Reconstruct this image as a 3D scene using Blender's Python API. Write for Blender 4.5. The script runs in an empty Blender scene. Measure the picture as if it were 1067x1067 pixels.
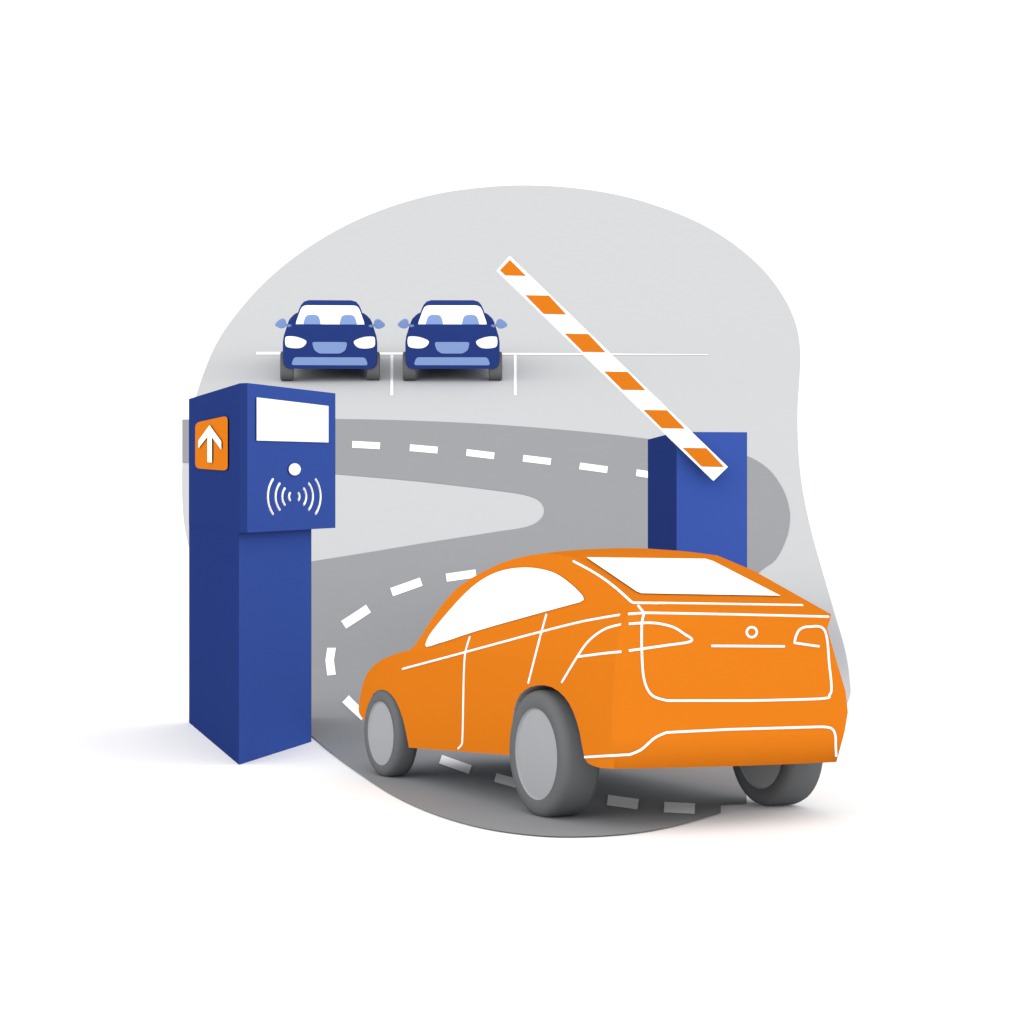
import bpy, bmesh, math
from mathutils import Vector, Matrix
from mathutils.bvhtree import BVHTree
from mathutils.geometry import tessellate_polygon

# ---------------------------------------------------------------- survey camera calibration
F, H, CU, HV = 2600.0, 1.9, 533.5, 506.0
scene = bpy.context.scene
def srgb(h):
    c=[int(h[i:i+2],16)/255 for i in (0,2,4)]
    return [x/12.92 if x<=.04045 else ((x+.055)/1.055)**2.4 for x in c]
EXPO = 1.70
def mat(name,hexc,rough=.8,spec=.0,noise=0.0,nscale=6,gain=1.0):
    m=bpy.data.materials.new(name); m.use_nodes=True
    nt=m.node_tree; b=nt.nodes['Principled BSDF']
    col=[min(x*gain/EXPO,.86) for x in srgb(hexc)]
    b.inputs['Base Color'].default_value=(*col,1)
    b.inputs['Roughness'].default_value=rough
    b.inputs['Specular IOR Level'].default_value=spec
    if noise>0:
        tc=nt.nodes.new('ShaderNodeTexCoord'); n=nt.nodes.new('ShaderNodeTexNoise')
        n.inputs['Scale'].default_value=nscale; n.inputs['Detail'].default_value=4
        nt.links.new(tc.outputs['Object'],n.inputs['Vector'])
        mr=nt.nodes.new('ShaderNodeMapRange')
        mr.inputs['From Min'].default_value=.3; mr.inputs['From Max'].default_value=.7
        mr.inputs['To Min'].default_value=1-noise; mr.inputs['To Max'].default_value=1+noise
        nt.links.new(n.outputs['Fac'],mr.inputs['Value'])
        vm=nt.nodes.new('ShaderNodeVectorMath'); vm.operation='SCALE'
        vm.inputs[0].default_value=col
        nt.links.new(mr.outputs['Result'],vm.inputs['Scale'])
        nt.links.new(vm.outputs['Vector'],b.inputs['Base Color'])
    return m
M_white = mat('white_ground','ffffff',gain=2)
M_pave  = mat('pale_pavement','dcdddf',noise=.006,nscale=3,gain=1.06)
M_road  = mat('asphalt_grey','a7a9ac',noise=.01,nscale=3,gain=1.08)
M_paint = mat('white_paint','ffffff',gain=2)
M_blue  = mat('blue_paint','3a55a4',gain=1.26)
M_dark  = mat('blue_paint_shaded','2c4083',gain=.98)  # blue darkened for kiosk and cabinet sides; shade put into the colour
M_navy2 = mat('navy_car_paint','2c4083',gain=1.1)
M_lblue = mat('light_blue','8aa4d8',gain=1.12)
M_or    = mat('orange_paint','f08620',rough=.6,gain=.97)
M_orS   = mat('orange_sign','f08620',gain=1.0)
M_tire  = mat('tyre_rubber','6d6f71',gain=1.15)
M_rim   = mat('wheel_disc','a7a9ac',gain=1.2)
M_bounce = mat('underbody_bounce','a7a9ac',gain=1.4)  # pale underside added to bounce light onto the road under the car
M_glass = mat('white_glazing','ffffff',gain=2)

def W(u,v,d): return Vector(((u-CU)/F*d, d, H-(v-HV)/F*d))

def cat(pts,closed=False,n=6):
    out=[];N=len(pts)
    for i in range(N if closed else N-1):
        if closed: p=[pts[(i+k-1)%N] for k in range(4)]
        else: p=[pts[max(i-1,0)],pts[i],pts[i+1],pts[min(i+2,N-1)]]
        for j in range(n):
            t=j/n
            out.append(tuple(.5*((2*p[1][k])+(-p[0][k]+p[2][k])*t+(2*p[0][k]-5*p[1][k]+4*p[2][k]-p[3][k])*t*t+(-p[0][k]+3*p[1][k]-3*p[2][k]+p[3][k])*t**3) for k in range(2)))
    if not closed: out.append(tuple(pts[-1]))
    return out

def link(me,name,mats,parent=None):
    ob=bpy.data.objects.new(name,me); scene.collection.objects.link(ob)
    for m in (mats if isinstance(mats,(list,tuple)) else [mats]): me.materials.append(m)
    if parent:
        ob.parent=parent; ob.matrix_parent_inverse=Matrix.Translation(-parent.location)
    return ob
def from_bm(bm,name,mats,parent=None):
    me=bpy.data.meshes.new(name); bm.to_mesh(me); bm.free()
    return link(me,name,mats,parent)
def root(name,loc):
    e=bpy.data.objects.new(name,None); e.location=loc; e.empty_display_size=.3
    scene.collection.objects.link(e); return e

# ---------------------------------------------------------------- terrain
def gz(y):
    if y<21: return 0.
    if y<35: return .2*(y-21)**2/28
    z=1.4+.2*(min(y,100)-35)
    if y>100:
        q=min(y,160)-100; z+=.2*q+.2*q*q/120
    if y>160: z+=.4*(min(y,600)-160)
    return z
ROWS=[-80,0,21]+[21+.5*i for i in range(1,29)]+[100]+[100+3*i for i in range(1,21)]+[600,4000]
RZ=[gz(y) for y in ROWS]
def gl(y):
    for i in range(len(ROWS)-1):
        if y<=ROWS[i+1]:
            t=(y-ROWS[i])/(ROWS[i+1]-ROWS[i]); return RZ[i]+(RZ[i+1]-RZ[i])*t
    return RZ[-1]
def gp(u,v,lift=0.):
    lo,hi=3.,500.
    for _ in range(60):
        m=(lo+hi)/2
        if H-(v-HV)/F*m > gl(m)+lift: lo=m
        else: hi=m
    return W(u,v,lo)
bm=bmesh.new()
prev=None
for y,z in zip(ROWS,RZ):
    r=[bm.verts.new((x,y,z)) for x in (-2500,-300,0,300,2500)]
    if prev:
        for i in range(4): bm.faces.new((prev[i],prev[i+1],r[i+1],r[i]))
    prev=r
for f in bm.faces: f.smooth=True
from_bm(bm,'ground',M_white)

def sheet(polys,name,m,lift):
    bm=bmesh.new()
    for p in polys:
        P=[gp(u,v,lift) for u,v in p]
        flat=[Vector((q.x,q.y,0)) for q in P]
        vs=[bm.verts.new(q) for q in flat]
        for t in tessellate_polygon([flat]):
            try: bm.faces.new([vs[i] for i in t])
            except ValueError: pass
    for y in ROWS:
        if y<10 or y>400: continue
        g=bm.verts[:]+bm.edges[:]+bm.faces[:]
        bmesh.ops.bisect_plane(bm,geom=g,plane_co=(0,y,0),plane_no=(0,1,0),dist=1e-5)
    for v in bm.verts: v.co.z=gl(v.co.y)+lift
    bmesh.ops.recalc_face_normals(bm,faces=bm.faces[:])
    bm.normal_update()
    for f in bm.faces:
        if f.normal.z<0: f.normal_flip()
        f.smooth=True
    return from_bm(bm,name,m)

blob=cat([(190,520),(190,485),(194,455),(201,425),(211,392),(226,357),(248,325),(278,292),(315,262),(358,236),(405,216),(455,202),(505,195),(550,193),(600,196),(648,204),(692,217),(732,234),(767,256),(797,283),(818,312),(830,340),(834,368),(833,395),(831,430),(832,470),(836,508),(845,552),(857,595),(870,640),(880,675),(885,705),(884,730),(860,760),(800,790),(700,760),(500,740),(325,750),(270,700),(225,640),(203,590),(193,552)],True,5)
sheet([blob],'pavement',M_pave,.004)
road = [(190,437)]+cat([(190,437),(349,436.5),(450,439),(540,444),(640,453),(710,462),(760,470),(785,478),(803,491),(816,510),(822,528),(823,543),(819,562),(808,583),(789,598),(765,630),(750,690),(775,760),(778,800)],False,5)[1:]
road += [(778,837),(751,838),(751,847)]
road += cat([(751,847),(705,860),(660,868),(610,871.5),(560,870.5),(505,863),(455,849),(410,829),(370,803),(340,780),(325,767),(280,730),(240,690),(235,640),(250,600)],False,4)[1:]
road += [(324,585),(440,566)]
road += cat([(520,553.5),(548,549),(562,542),(567,532),(562,522),(548,516),(520,511.5),(440,502),(349,494)],False,5)
road += [(190,482)]
sheet([road],'road',M_road,.008)

def dash(a,b,w):
    (x1,y1),(x2,y2)=a,b; L=math.hypot(x2-x1,y2-y1); nx,ny=-(y2-y1)/L*w/2,(x2-x1)/L*w/2
    return [(x1+nx,y1+ny),(x2+nx,y2+ny),(x2-nx,y2-ny),(x1-nx,y1-ny)]
D=[dash((367,463),(396,464.5),7),dash((427,466.5),(456,469),7),dash((486,471.5),(515,475),7),dash((545,477.5),(574,481),7),dash((604,485.5),(633,489.5),7),dash((663,492.5),(692,497),7),
 dash((465,602),(496,597.5),8.5),dash((408,617),(439,606),9),dash((358,651),(384,634),9.5),
 [(341,675),(350,675),(348,688),(350,703),(341,704),(339,688)],
 dash((360,728),(380,747),10),dash((459,791),(490,802),9.5),dash((516,810),(545,818),9.5),
 dash((574,825),(603,829),9),dash((633,833.5),(665,838),11),dash((692,841),(724,842.5),11)]
sheet(D,'road_markings',M_paint,.012)
sheet([[(267,366.7),(310,366.7),(560,367.9),(738,369.3),(738,370),(560,369.7),(310,369.5),(267,369.5)],dash((408.3,369.9),(408.3,412),3),dash((536.8,370.1),(536.8,412),3)],'parking_bay_markings',M_paint,.012)

# ---------------------------------------------------------------- helpers for solid parts
def prism(name,plan,z0,z1,mats,midx,parent):
    bm=bmesh.new(); n=len(plan)
    lo=[bm.verts.new((x,y,z0)) for x,y in plan]; hi=[bm.verts.new((x,y,z1)) for x,y in plan]
    for i in range(n):
        f=bm.faces.new((lo[i],lo[(i+1)%n],hi[(i+1)%n],hi[i])); f.material_index=midx[i]
    bm.faces.new(hi).material_index=midx[0]; bm.faces.new(lo[::-1])
    bmesh.ops.recalc_face_normals(bm,faces=bm.faces[:])
    return from_bm(bm,name,mats,parent)
def tree(ob):
    bm=bmesh.new(); bm.from_mesh(ob.data); t=BVHTree.FromBMesh(bm); bm.free(); return t
EYE=Vector((0,0,H))
def hit(t,u,v,off):
    d=(W(u,v,10)-EYE).normalized()
    p,n,i,_=t.ray_cast(EYE,d)
    if p is None:
        p,n,i,_=t.find_nearest(W(u,v,15))
        return p
    if n.dot(d)>0: n=-n
    return p+n*off
def panel(t,poly,name,m,off,parent,sub=0):
    """thin applied panel (glazing, sign, decal) lying on the surface of a body"""
    bm=bmesh.new()
    vs=[bm.verts.new((u,v,0)) for u,v in poly]
    for tr in tessellate_polygon([[Vector((u,v,0)) for u,v in poly]]):
        try: bm.faces.new([vs[i] for i in tr])
        except ValueError: pass
    if sub:
        xs=[p[0] for p in poly]; ys=[p[1] for p in poly]
        x=min(xs)+sub
        while x<max(xs):
            bmesh.ops.bisect_plane(bm,geom=bm.verts[:]+bm.edges[:]+bm.faces[:],plane_co=(x,0,0),plane_no=(1,0,0)); x+=sub
        y=min(ys)+sub
        while y<max(ys):
            bmesh.ops.bisect_plane(bm,geom=bm.verts[:]+bm.edges[:]+bm.faces[:],plane_co=(0,y,0),plane_no=(0,1,0)); y+=sub
    for v in bm.verts: v.co=hit(t,v.co.x,v.co.y,off)
    bmesh.ops.recalc_face_normals(bm,faces=bm.faces[:])
    return from_bm(bm,name,m,parent)
def trim(t,lines,name,m,r,parent,closed=()):
    cu=bpy.data.curves.new(name,'CURVE'); cu.dimensions='3D'; cu.bevel_depth=r; cu.bevel_resolution=2; cu.use_fill_caps=True
    for k,l in enumerate(lines):
        pts=[hit(t,u,v,.002) for u,v in l]
        sp=cu.splines.new('POLY'); sp.points.add(len(pts)-1)
        for p,q in zip(sp.points,pts): p.co=(*q,1)
        sp.use_cyclic_u = k in closed
    return link(cu,name,m,parent)
def rnd(poly,n=3):
    out=[];N=len(poly)
    for i in range(N):
        a,b,c=[Vector(poly[(i+k)%N]) for k in (-1,0,1)]
        r=min(5,(a-b).length/3,(c-b).length/3)
        p=b+(a-b).normalized()*r; q=b+(c-b).normalized()*r
        for j in range(n+1):
            t=j/n; out.append(tuple((1-t)**2*p+2*t*(1-t)*b+t*t*q))
    return out

# ---------------------------------------------------------------- ticket machine
d0=F*H/291
def xy(u,d): return ((u-CU)/F*d,d)
nb=xy(249,d0); lb=xy(197,d0*1.178); rb=xy(324.5,d0*1.09)
tm=root('ticket_machine',(nb[0],nb[1]+.5,0))
zt=H+107*d0*.993/F; zs=H-49*d0*.993/F
far=(( lb[0]+rb[0])/2+.25,lb[1]+.35)
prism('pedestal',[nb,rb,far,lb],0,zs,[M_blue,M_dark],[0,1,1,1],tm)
dh=d0*.993
nh=xy(257.7,dh); rh=xy(349.5,dh*1.112); lh=xy(196.8,d0*1.176)
farh=(far[0]+.2,far[1]+.1)
ch=xy(250,dh*1.003)
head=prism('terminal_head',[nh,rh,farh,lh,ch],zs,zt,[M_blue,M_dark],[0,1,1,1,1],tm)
th=tree(head)
panel(th,rnd([(205,440.5),(239,433),(239,490.5),(205,488)]),'arrow_sign',M_orS,.012,tm)
panel(th,[(221.7,443),(234,460),(234,468.5),(224.2,455.5),(224.2,482),(219.5,481.5),(219.5,455),(210,467),(210,459)],'arrow',M_paint,.024,tm)
panel(th,[(266,414),(341,423),(341,461),(266,459)],'screen',M_glass,.01,tm)
panel(th,[(305.5+6.3*math.cos(a*math.pi/12),489+6.3*math.sin(a*math.pi/12)) for a in range(24)],'button',M_paint,.012,tm)
L=[]
for r,sp in ((5.5,38),(12.5,38),(19.5,39),(27.5,36)):
    for sgn in (0,180):
        L.append([(306+r*math.cos(math.radians(sgn+a)),517.5+1.12*r*math.sin(math.radians(sgn+a))) for a in [sp*(k/6-1) for k in range(13)]])
trim(th,L,'contactless_symbol',M_paint,.0098,tm)

# ---------------------------------------------------------------- barrier gate
bg=root('barrier_gate',(xy(740,25)[0],25,0))
n_=xy(705,24.); l_=xy(675,28.); r_=xy(778.5,24.15)
zt=H+56*24/F
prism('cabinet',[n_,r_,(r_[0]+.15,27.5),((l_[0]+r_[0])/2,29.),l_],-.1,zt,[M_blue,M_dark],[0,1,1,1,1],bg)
def slab(name,poly,d1,d2,m,parent):
    bm=bmesh.new(); n=len(poly)
    P=[W(u,v,d1) for u,v in poly]
    a=[bm.verts.new(p) for p in P]; b=[bm.verts.new(p+Vector((0,d2-d1,0))) for p in P]
    bm.faces.new(a); bm.faces.new(b[::-1])
    for i in range(n): bm.faces.new((a[i],b[i],b[(i+1)%n],a[(i+1)%n]))
    bmesh.ops.recalc_face_normals(bm,faces=bm.faces[:])
    return from_bm(bm,name,m,parent)
slab('boom_arm',[(531,266.5),(758.5,486.5),(743.5,501),(517.5,282)],23.86,23.93,M_paint,bg)
for i,s in enumerate([[(531.3,270.8),(548,287.3),(526.5,286.8),(521,281.5)],[(547.5,307.5),(572,308),(590,327.5),(566.5,327)],[(588.5,347.5),(613,348),(631,367),(607.5,366.5)],
  [(629.5,387),(654,387.5),(672.5,406.5),(648.5,406)],[(670.5,427),(695,427.5),(713.5,446.5),(689.5,446)],[(711.5,466.5),(736,467),(754.5,486.5),(731,486)]]):
    slab('stripe_%d'%i,s,23.852,23.858,M_orS,bg)
slab('pivot_mount',[(728,474),(742,474),(742,487),(728,487)],23.935,24.1,M_blue,bg)

# ---------------------------------------------------------------- orange car
y0=F*H/346; x0=(560-CU)/F*y0
FLd=F*H/304; FLx=(398-CU)/F*FLd
av=Vector((FLx-x0,FLd-y0)); WB=av.length; av/=WB; bv=Vector((av.y,-av.x))
def CW(s,t,z): return Vector((x0+s*av.x+t*bv.x, y0+s*av.y+t*bv.y, z))
def cp(u,v,A,B,C,Dd):
    k=(u-CU)/F; m=(v-HV)/F
    s1=k*av.x+av.y; s_0=-(x0*av.x+y0*av.y); t1=k*bv.x+bv.y; t_0=-(x0*bv.x+y0*bv.y)
    d=(Dd-A*s_0-B*t_0-C*H)/(A*s1+B*t1-C*m)
    return (s_0+s1*d, t_0+t1*d, H-m*d)
side=lambda u,v: cp(u,v,0,1,0,0)
upper=lambda u,v: cp(u,v,-.0048,1,-.333,-.296)
ats=lambda u,v,s: cp(u,v,1,0,0,s)
def tR(z): return 1.55 if z<1 else 1.55-(z-1)*.80
Lp=[];Rp=[];kind=[]
def add(l,r=None,k='b'):
    Lp.append(l); Rp.append(r if r else (l[0],tR(l[2]),l[2])); kind.append(k)
hood=cat([(380,751),(374,742),(375,728),(379,710),(386,697),(397,688),(412,681.5),(428,677)],False,3)
for p in hood: add(side(*p))
nb_=len(Lp)-1
for p in cat([(428,677),(438,664),(452,642),(465,625),(480,610),(500,597.5),(522,587),(545,580),(570,577),(598,581)],False,3)[1:]: add(upper(*p))
hatch=[((620,594),(786,595)),((640,609),(826,617.5)),((659,627),(866,640))]
for l,r in hatch:
    q=upper(*l); add(q,ats(*r,q[0]),'h')
nl_=len(Lp)-1
for i,(l,r,s) in enumerate([((655,640),(865,645),-.93),((646,654),(862,655),-.92),((641,690),(872,690),-.93),((639,720),(881,720),-.94),((638,742),(883.5,742),-.95),((638,765),(880,763),-.95),((640,801),(871.5,794),-.93)]):
    add(ats(*l,s) if i<2 else side(*l),ats(*r,s),'r')
for p in cat([(625,800),(616,797),(609,790),(604,763),(597,741),(588,726),(575,716),(560,714),(547,719),(538,731),(534,752),(533.5,787)],False,2): add(side(*p),None,'a')
add(side(480,783)); 
for p in cat([(426,779),(422,758),(416,738),(408,724),(398,718.5),(389,723),(384,735)],False,2): add(side(*p),None,'a')
N=len(Lp)
car=root('car',tuple(CW(.9,.78,0)))
bm=bmesh.new()
cols=[]
fr=[0,.06,.12,.3,.5,.7,.88,.94,1]
for w in fr:
    col=[]
    for i in range(N):
        l,r=Vector(Lp[i]),Vector(Rp[i]); p=l.lerp(r,w); c=4*w*(1-w)
        if kind[i]=='r': p.x-=.05*c
        elif kind[i]=='h': p.x-=.03*c; p.z+=.012*c if i<nl_ else 0
        elif kind[i]=='b' and i>nb_: p.z+=.028*c; p.x+=.05*c*(1 if i<nb_+14 else 0)
        elif kind[i]=='b' and i<len(hood): p.x+=.12*c; p.z+=.02*c
        col.append(bm.verts.new(CW(*p)))
    cols.append(col)
for a,b in zip(cols,cols[1:]):
    for i in range(N):
        j=(i+1)%N
        f=bm.faces.new((a[i],a[j],b[j],b[i]))
        if kind[i]=='a' and kind[j]=='a' : f.material_index=1
        elif i>nl_+7 and kind[i]!='r': f.material_index=2
        elif kind[i]=='r' or kind[i]=='h' or (kind[i]=='b' and i<nl_): f.smooth=True
capf=set()
for c in (cols[0],cols[-1]):
    # greenhouse side, shoulder fan under the beltline, flat door panel
    up=[c[i] for i in range(nb_,nl_+1)]; lo=[c[i] for i in list(range(0,nb_+1))+list(range(nl_+3,N))]
    for k in range(3): capf.add(bm.faces.new((c[nb_],c[nl_+k],c[nl_+k+1])))
    for poly in (up,lo):
        co=[v.co.copy() for v in poly]
        for t in tessellate_polygon([co]):
            try: capf.add(bm.faces.new([poly[i] for i in t]))
            except ValueError: pass
bmesh.ops.recalc_face_normals(bm,faces=bm.faces[:])
for e in bm.edges:
    k=sum(1 for f in e.link_faces if f in capf)
    if k==1: e.smooth=False
body=from_bm(bm,'body',[M_or,M_rim,M_bounce],car)
tb=tree(body)
win=cat([(444,672),(449,661),(465,641),(485,619),(502,605),(520,596),(540,592),(560,592.5),(580,598),(597,610),(608,621)],False,4)+[(609.5,625),(606,627.5)]+cat([(606,627.5),(560,640),(500,657),(450,673.5)],False,3)[1:]+[(445,674.5)]
panel(tb,win,'side_window',M_glass,.006,car,sub=8)
panel(tb,[(611,582),(735,583.5),(743,586),(813,622),(668,619.5),(663,617.5)],'rear_window',M_glass,.008,car,sub=8)
def den(l,closed=False): return cat(l,closed,8)
def seg(l):
    o=[]
    for a,b in zip(l,l[1:]):
        n=max(2,int(math.hypot(a[0]-b[0],a[1]-b[1])/4))
        o+=[(a[0]+(b[0]-a[0])*k/n,a[1]+(b[1]-a[1])*k/n) for k in range(n)]
    return o+[l[-1]]
lines=[den([(420,697),(480,681),(547,663),(600,649.5),(625,644.5),(646,641)]),
 den([(490,664),(485.5,680),(484,700),(483.3,730),(482.5,768),(481.5,776),(478,780)]),
 seg([(570,640),(563,665),(551,712)]),
 den([(586,711),(602,684.5),(614,668),(630,656),(647,651)]),
 den([(602,684.5),(625,681.5),(647,679)]),
 den([(655,650),(680,649),(700,653),(712,660),(720,668),(690,673),(655,678)]),
 den([(598,585),(620,597),(640,611),(659,628)])+seg([(660,628.3),(836,631)]),
 seg([(655,640),(672,638.8),(760,640.5),(863,643)]),
 seg([(664.5,631),(671,639)])+den([(671,639),(668.5,652),(669,690),(672,712),(680,725),(695,730)])+seg([(696,730),(780,730)])+den([(782,730),(855,728),(864,724),(866,716),(864,695),(859,657),(842,653),(833,656),(829,663),(827.5,670)])+seg([(828,670),(853,673.5)]),
 seg([(741,673),(817,673.5)]),
 [(783+5.3*math.cos(a*math.pi/10),658.7+5.3*math.sin(a*math.pi/10)) for a in range(20)],
 seg([(610,789),(652,786.5)])+den([(656,786.3),(668,781),(682,769),(694,763.3)])+seg([(698,763),(760,760),(855,757.3)])+den([(857,757.3),(866,759),(870,766),(870.5,778),(871,788)])]
trim(tb,lines,'panel_seams',M_paint,.0072,car,closed=(10,))

def wheel(name,s,t,r,w,rr):
    """tyre with rounded shoulders + dished disc on each face; axis across the car"""
    bm=bmesh.new(); n=48
    prof=[(rr,.0),(r*.9,-.004),(r*.97,.012),(r,.04),(r,w-.04),(r*.97,w-.012),(r*.9,w),(rr,w-.004)]
    rings=[]
    for rad,tt in prof:
        rings.append([bm.verts.new(CW(s+rad*math.cos(2*math.pi*k/n),t+tt,r+rad*math.sin(2*math.pi*k/n))) for k in range(n)])
    for a,b in zip(rings,rings[1:]):
        for k in range(n):
            f=bm.faces.new((a[k],a[(k+1)%n],b[(k+1)%n],b[k])); f.smooth=True
    for ring,tt in ((rings[0],.006),(rings[-1],w-.01)):
        r2=[bm.verts.new(CW(s+rr*.97*math.cos(2*math.pi*k/n),t+tt+(0.004 if tt<.1 else -.004),r+rr*.97*math.sin(2*math.pi*k/n))) for k in range(n)]
        for k in range(n): bm.faces.new((ring[k],ring[(k+1)%n],r2[(k+1)%n],r2[k])).material_index=1
        bm.faces.new(r2).material_index=1
    bmesh.ops.recalc_face_normals(bm,faces=bm.faces[:])
    from_bm(bm,name,[M_tire,M_rim],car)
wheel('wheel_rear_left',0,-.01,.365,.235,.262)
wheel('wheel_front_left',WB,-.01,.288,.15,.208)
wheel('wheel_rear_right',-.13,1.41,.365,.235,.262)
wheel('wheel_front_right',WB,1.36,.288,.15,.208)

# ---------------------------------------------------------------- parked cars
BV=399.
def parked(name_,u0):
    o=gp(u0,BV,0); e=root(name_,tuple(o))
    back=Vector((o.x,o.y,0)).normalized(); back=(back+Vector((0,0,.2*back.y))).normalized()
    right=Vector((back.y,-back.x,0)).normalized(); up=right.cross(back).normalized()
    k=F/o.y
    def Lc(x,y,z): return o+right*x+back*y+up*z
    X=lambda px: px/k
    def Zf(v,y=0): return (BV-v-7*y)/k
    def loft(nm,secs,mats):
        bm=bmesh.new(); R=[[bm.verts.new(Lc(*p)) for p in s] for s in secs]; n=len(R[0])
        for a,b in zip(R,R[1:]):
            for i in range(n): bm.faces.new((a[i],a[(i+1)%n],b[(i+1)%n],b[i]))
        bm.faces.new(R[0]); bm.faces.new(R[-1][::-1])
        bmesh.ops.recalc_face_normals(bm,faces=bm.faces[:])
        return from_bm(bm,nm,mats,e)
    half=[(0,384.5),(42,384.5),(46,383),(48.5,379),(49,372),(49,357),(48,350),(46,346),(42,342),(38,340.5),(0,340.5)]
    prof=[(a,b) for a,b in half]+[(-a,b) for a,b in half[::-1] if a]
    def sec(y,sc,dz=0): return [(X(a)*sc,y,Zf(362)+(Zf(b)-Zf(362))*sc+dz) for a,b in prof]
    loft('body',[sec(0,.985),sec(.04,1),sec(.9,1,-.07),sec(3.0,.96,-.12),sec(3.3,.9,-.1)],M_navy2)
    zw=lambda v:(BV-v+2.13)/63.8*54.4/k
    zb,ztop=zw(346),zw(311.5)
    yz=lambda z:.8+.7*(z-zb)/(ztop-zb)
    cab=[(41,346),(37.5,339.5),(32,321),(30,316.5),(27,313),(22,311.5)]
    cp_=[(a,b) for a,b in cab]+[(-a,b) for a,b in cab[::-1]]
    f=[(X(a)*1.025,yz(zw(b)),zw(b)) for a,b in cp_]
    m1=[(X(a)*1.0,2.0,zw(b)-.14*(zw(b)-zb)/(ztop-zb)) for a,b in cp_]
    r=[(X(a)*.94,3.0-.6*(zw(b)-zb)/(ztop-zb),zw(b)-.28*(zw(b)-zb)/(ztop-zb)-.05) for a,b in cp_]
    loft('cabin',[f,m1,r],M_navy2)
    def plate(nm,poly,m,y,th=.015,screen=False):
        pts=[]
        for a,b in poly:
            if screen:
                z=zw(b); pts.append((X(a)*1.025,yz(z)-y,z))
            else: pts.append((X(a),-y,Zf(b)))
        loft(nm,[pts,[(p[0],p[1]+th,p[2]) for p in pts]],m)
    c=lambda poly:[(a-344,b) for a,b in poly]
    plate('windscreen',rnd(c([(307.5,339.3),(315,317),(373,317),(380.5,339.3)])),M_glass,.03,screen=True)
    for i,s in enumerate((-1,1)):
        q=[(s*a,b) for a,b in [(9,339.2),(12,327),(25,327),(28.5,339.2)]]
        plate('seat_%d'%i,rnd(q),M_lblue,.045,screen=True)
        q=cat([(s*a,b) for a,b in [(46.3,352),(44,350.2),(35,350.7),(26,354),(24.7,357),(28,361),(34,362.6),(43,361.8),(46.3,359)]],True,3)
        plate('headlamp_%d'%i,q,M_glass,.012)
        q=cat([(s*a,b) for a,b in [(45.5,337),(47,333.5),(51,333),(56.5,337.5),(56,340),(51,342.3),(46.5,341)]],True,4)
        pts=[(X(a)*1.01,.55,Zf(b,.55)) for a,b in q]
        loft('mirror_%d'%i,[pts,[(p[0],p[1]+.12,p[2]) for p in pts]],M_lblue)
        q=[(s*a,b) for a,b in [(40,339),(46.5,337.5),(46.5,339.5),(40,342)]]
        pts=[(X(a)*1.01,.58,Zf(b,.58)) for a,b in q]
        loft('mirror_stalk_%d'%i,[pts,[(p[0],p[1]+.06,p[2]) for p in pts]],M_lblue)
        for j,yc in enumerate((.33,2.6)):
            r_=X(15.2); secs=[]
            for xx,rs in ((38,.9),(39,1),(51,1),(52,.9)):
                secs.append([(s*X(xx)*(1 if j==0 else .96),yc+r_*rs*math.cos(2*math.pi*q/32),r_*.98+r_*rs*math.sin(2*math.pi*q/32)) for q in range(32)])
            loft('wheel_%d_%d'%(i,j),secs,M_tire)
    plate('grille',rnd(c([(325,356),(362,356),(360,364.5),(354.5,368),(332.5,368),(327.5,364.5)])),M_lblue,.012)
    plate('lower_grille',rnd(c([(306.5,372),(380.5,372),(383.5,380.3),(303.5,380.3)])),M_lblue,.012)
parked('parked_car',344)
parked('parked_car',471.5)

# ---------------------------------------------------------------- light: bright hazy overcast, brighter toward the horizon
w=bpy.data.worlds.new('World'); scene.world=w; w.use_nodes=True
nt=w.node_tree; bgn=nt.nodes['Background']; bgn.inputs[0].default_value=(1,1,1,1)
tc=nt.nodes.new('ShaderNodeTexCoord'); sx=nt.nodes.new('ShaderNodeSeparateXYZ')
mr=nt.nodes.new('ShaderNodeMapRange')
mr.inputs['From Min'].default_value=0; mr.inputs['From Max'].default_value=.8
mr.inputs['To Min'].default_value=3.0; mr.inputs['To Max'].default_value=1.0
nt.links.new(tc.outputs['Generated'],sx.inputs[0]); nt.links.new(sx.outputs['Z'],mr.inputs['Value'])
nt.links.new(mr.outputs['Result'],bgn.inputs['Strength'])
sl=bpy.data.lights.new('sun','SUN'); sl.energy=.9; sl.angle=math.radians(60); sl.color=(1,.99,.97)
so=bpy.data.objects.new('sun',sl); scene.collection.objects.link(so)
so.rotation_euler=(math.radians(60),0,math.radians(-8)); so.location=(0,0,30)

cam=bpy.data.cameras.new('camera'); co=bpy.data.objects.new('camera',cam); scene.collection.objects.link(co)
co.location=EYE; co.rotation_euler=(math.radians(90),0,0)
cam.sensor_width=36; cam.lens=36*F/1067; cam.shift_y=-(533.5-HV)/1067; cam.clip_end=6000
scene.camera=co
scene.view_settings.view_transform='Standard'; scene.view_settings.look='None'; scene.view_settings.exposure=0
